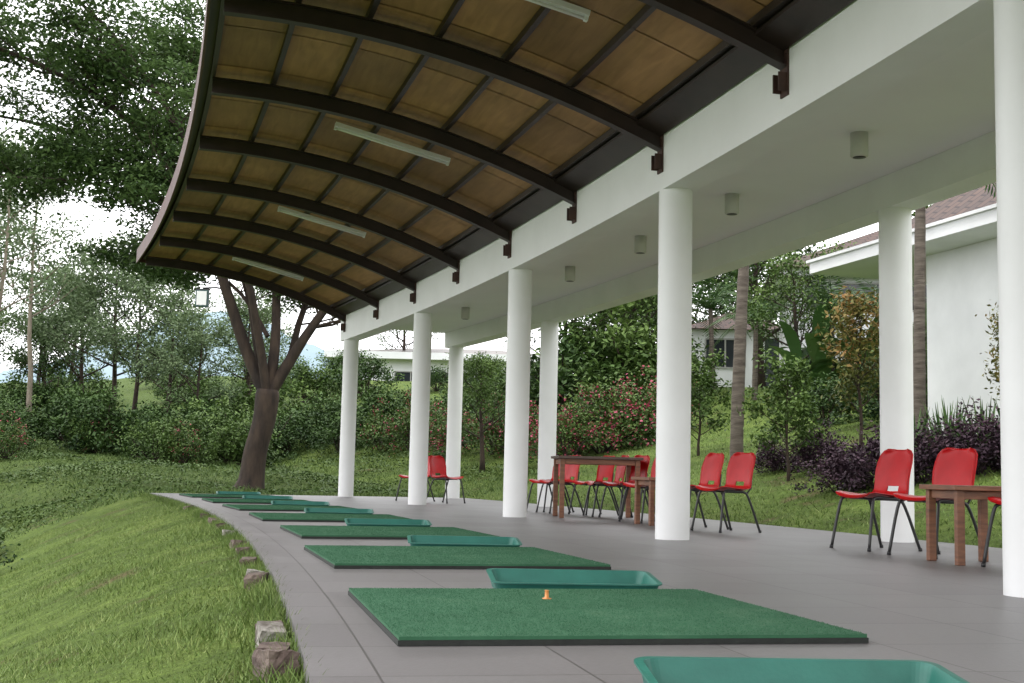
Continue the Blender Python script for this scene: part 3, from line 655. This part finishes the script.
hip(mb,O,a,b,-.3,14.8,-.3,8.9,7.122,2.3,1); window(mb,O,a,b,.8,13.5,5.9,6.7,12,2,3,.596)
mb.obj("tile_roof_building",['wallwhite','tiles','frame','glass'])
mb=MB(); O=(7.4,50,0); a=(1,0,0); b=(0,1,0); z=4.1
mb.frame(O,a,b,up,(0,4),(0,4),(z-1.5,z+2.4),0); hip(mb,O,a,b,-.4,4.4,-.4,4.4,z+2.402,1.0,1); window(mb,O,a,b,.6,2.2,z+.9,z+2,2,2,3,-.004)
mb.frame(O,a,b,up,(3,3.8),(-.02,-.002),(z,z+2.1),3)
mb.obj("white_hut",['wallwhite','tiles','frame','glass'])
mb=MB(); O=(-9.6,72,0); z=4.3
mb.frame(O,a,b,up,(0,13),(0,8),(z-2,z+2.6),0); mb.frame(O,a,b,up,(-.8,13.8),(-.8,8.8),(z+2.602,z+3.0),0)
hip(mb,O,a,b,-.2,13.2,-.2,8.2,z+3.002,.7,1)
window(mb,O,a,b,3.2,11.5,z+1.2,z+1.9,9,2,3,-.004)
mb.obj("long_white_building",['wallwhite','roofmetal','frame','glass'])
# flood light clamped to a limb of the big tree by a short arm
mb=MB(); tube(mb,[(.62,.08,.22),(.3,.04,.26),(0,.02,.24)],.022,0,8); mb.box((-.15,.15),(-.10,.05),(-.22,.18),1); mb.box((-.12,.12),(-.115,-.101),(-.19,.15),2); mb.box((-.17,.17),(-.02,.02),(.182,.22),0)
mb.obj("flood_light",['blk','floodgreen','tube'],loc=(-7.3,29.7,4.55),rot=0,bevel=.01)

# ================================================================ LIGHT / CAMERA
el,az=rad(58),rad(-65)
w=bpy.data.worlds.new("World"); bpy.context.scene.world=w; w.use_nodes=True; N=w.node_tree.nodes; L=w.node_tree.links
sk=N.new("ShaderNodeTexSky"); sk.sky_type='NISHITA'; sk.sun_disc=False; sk.sun_elevation=el; sk.sun_rotation=az; sk.dust_density=4; sk.air_density=1.2
hs=N.new("ShaderNodeHueSaturation"); hs.inputs['Saturation'].default_value=.25; L.new(sk.outputs[0],hs.inputs['Color'])
tc=N.new("ShaderNodeTexCoord"); nz=N.new("ShaderNodeTexNoise"); nz.inputs['Scale'].default_value=2.5; nz.inputs['Detail'].default_value=6; L.new(tc.outputs['Generated'],nz.inputs[0])
cl=ramp(N,[(20,20.1,20.6),(26,26,26.4)],[.35,.65]); L.new(nz.outputs[0],cl.inputs[0])
mx=N.new("ShaderNodeMix"); mx.data_type='RGBA'; mx.inputs[0].default_value=.8; L.new(hs.outputs[0],mx.inputs[6]); L.new(cl.outputs[0],mx.inputs[7])
bg=N["Background"]; L.new(mx.outputs[2],bg.inputs[0]); bg.inputs[1].default_value=.145
sl=bpy.data.lights.new("sun",'SUN'); sl.energy=1.5; sl.angle=rad(12); sl.color=(1,.96,.9); so=bpy.data.objects.new("sun",sl); bpy.context.scene.collection.objects.link(so)
sd=Vector((math.sin(az)*math.cos(el),math.cos(az)*math.cos(el),math.sin(el))); so.rotation_euler=sd.to_track_quat('Z','Y').to_euler()
cam=bpy.data.cameras.new("camera"); co=bpy.data.objects.new("camera",cam); bpy.context.scene.collection.objects.link(co)
cam.lens=1250*36/1024; cam.clip_end=6000; cam.clip_start=.05
co.matrix_world=Matrix.Translation((0,0,.56))@Matrix.Rotation(rad(-.25),4,'Z')@Matrix.Rotation(rad(90)+math.atan(131.5/1250),4,'X')@Matrix.Rotation(rad(1.4),4,'Z')
sc=bpy.context.scene; sc.camera=co
sc.view_settings.view_transform='Standard'; sc.view_settings.look='None'; sc.view_settings.exposure=0
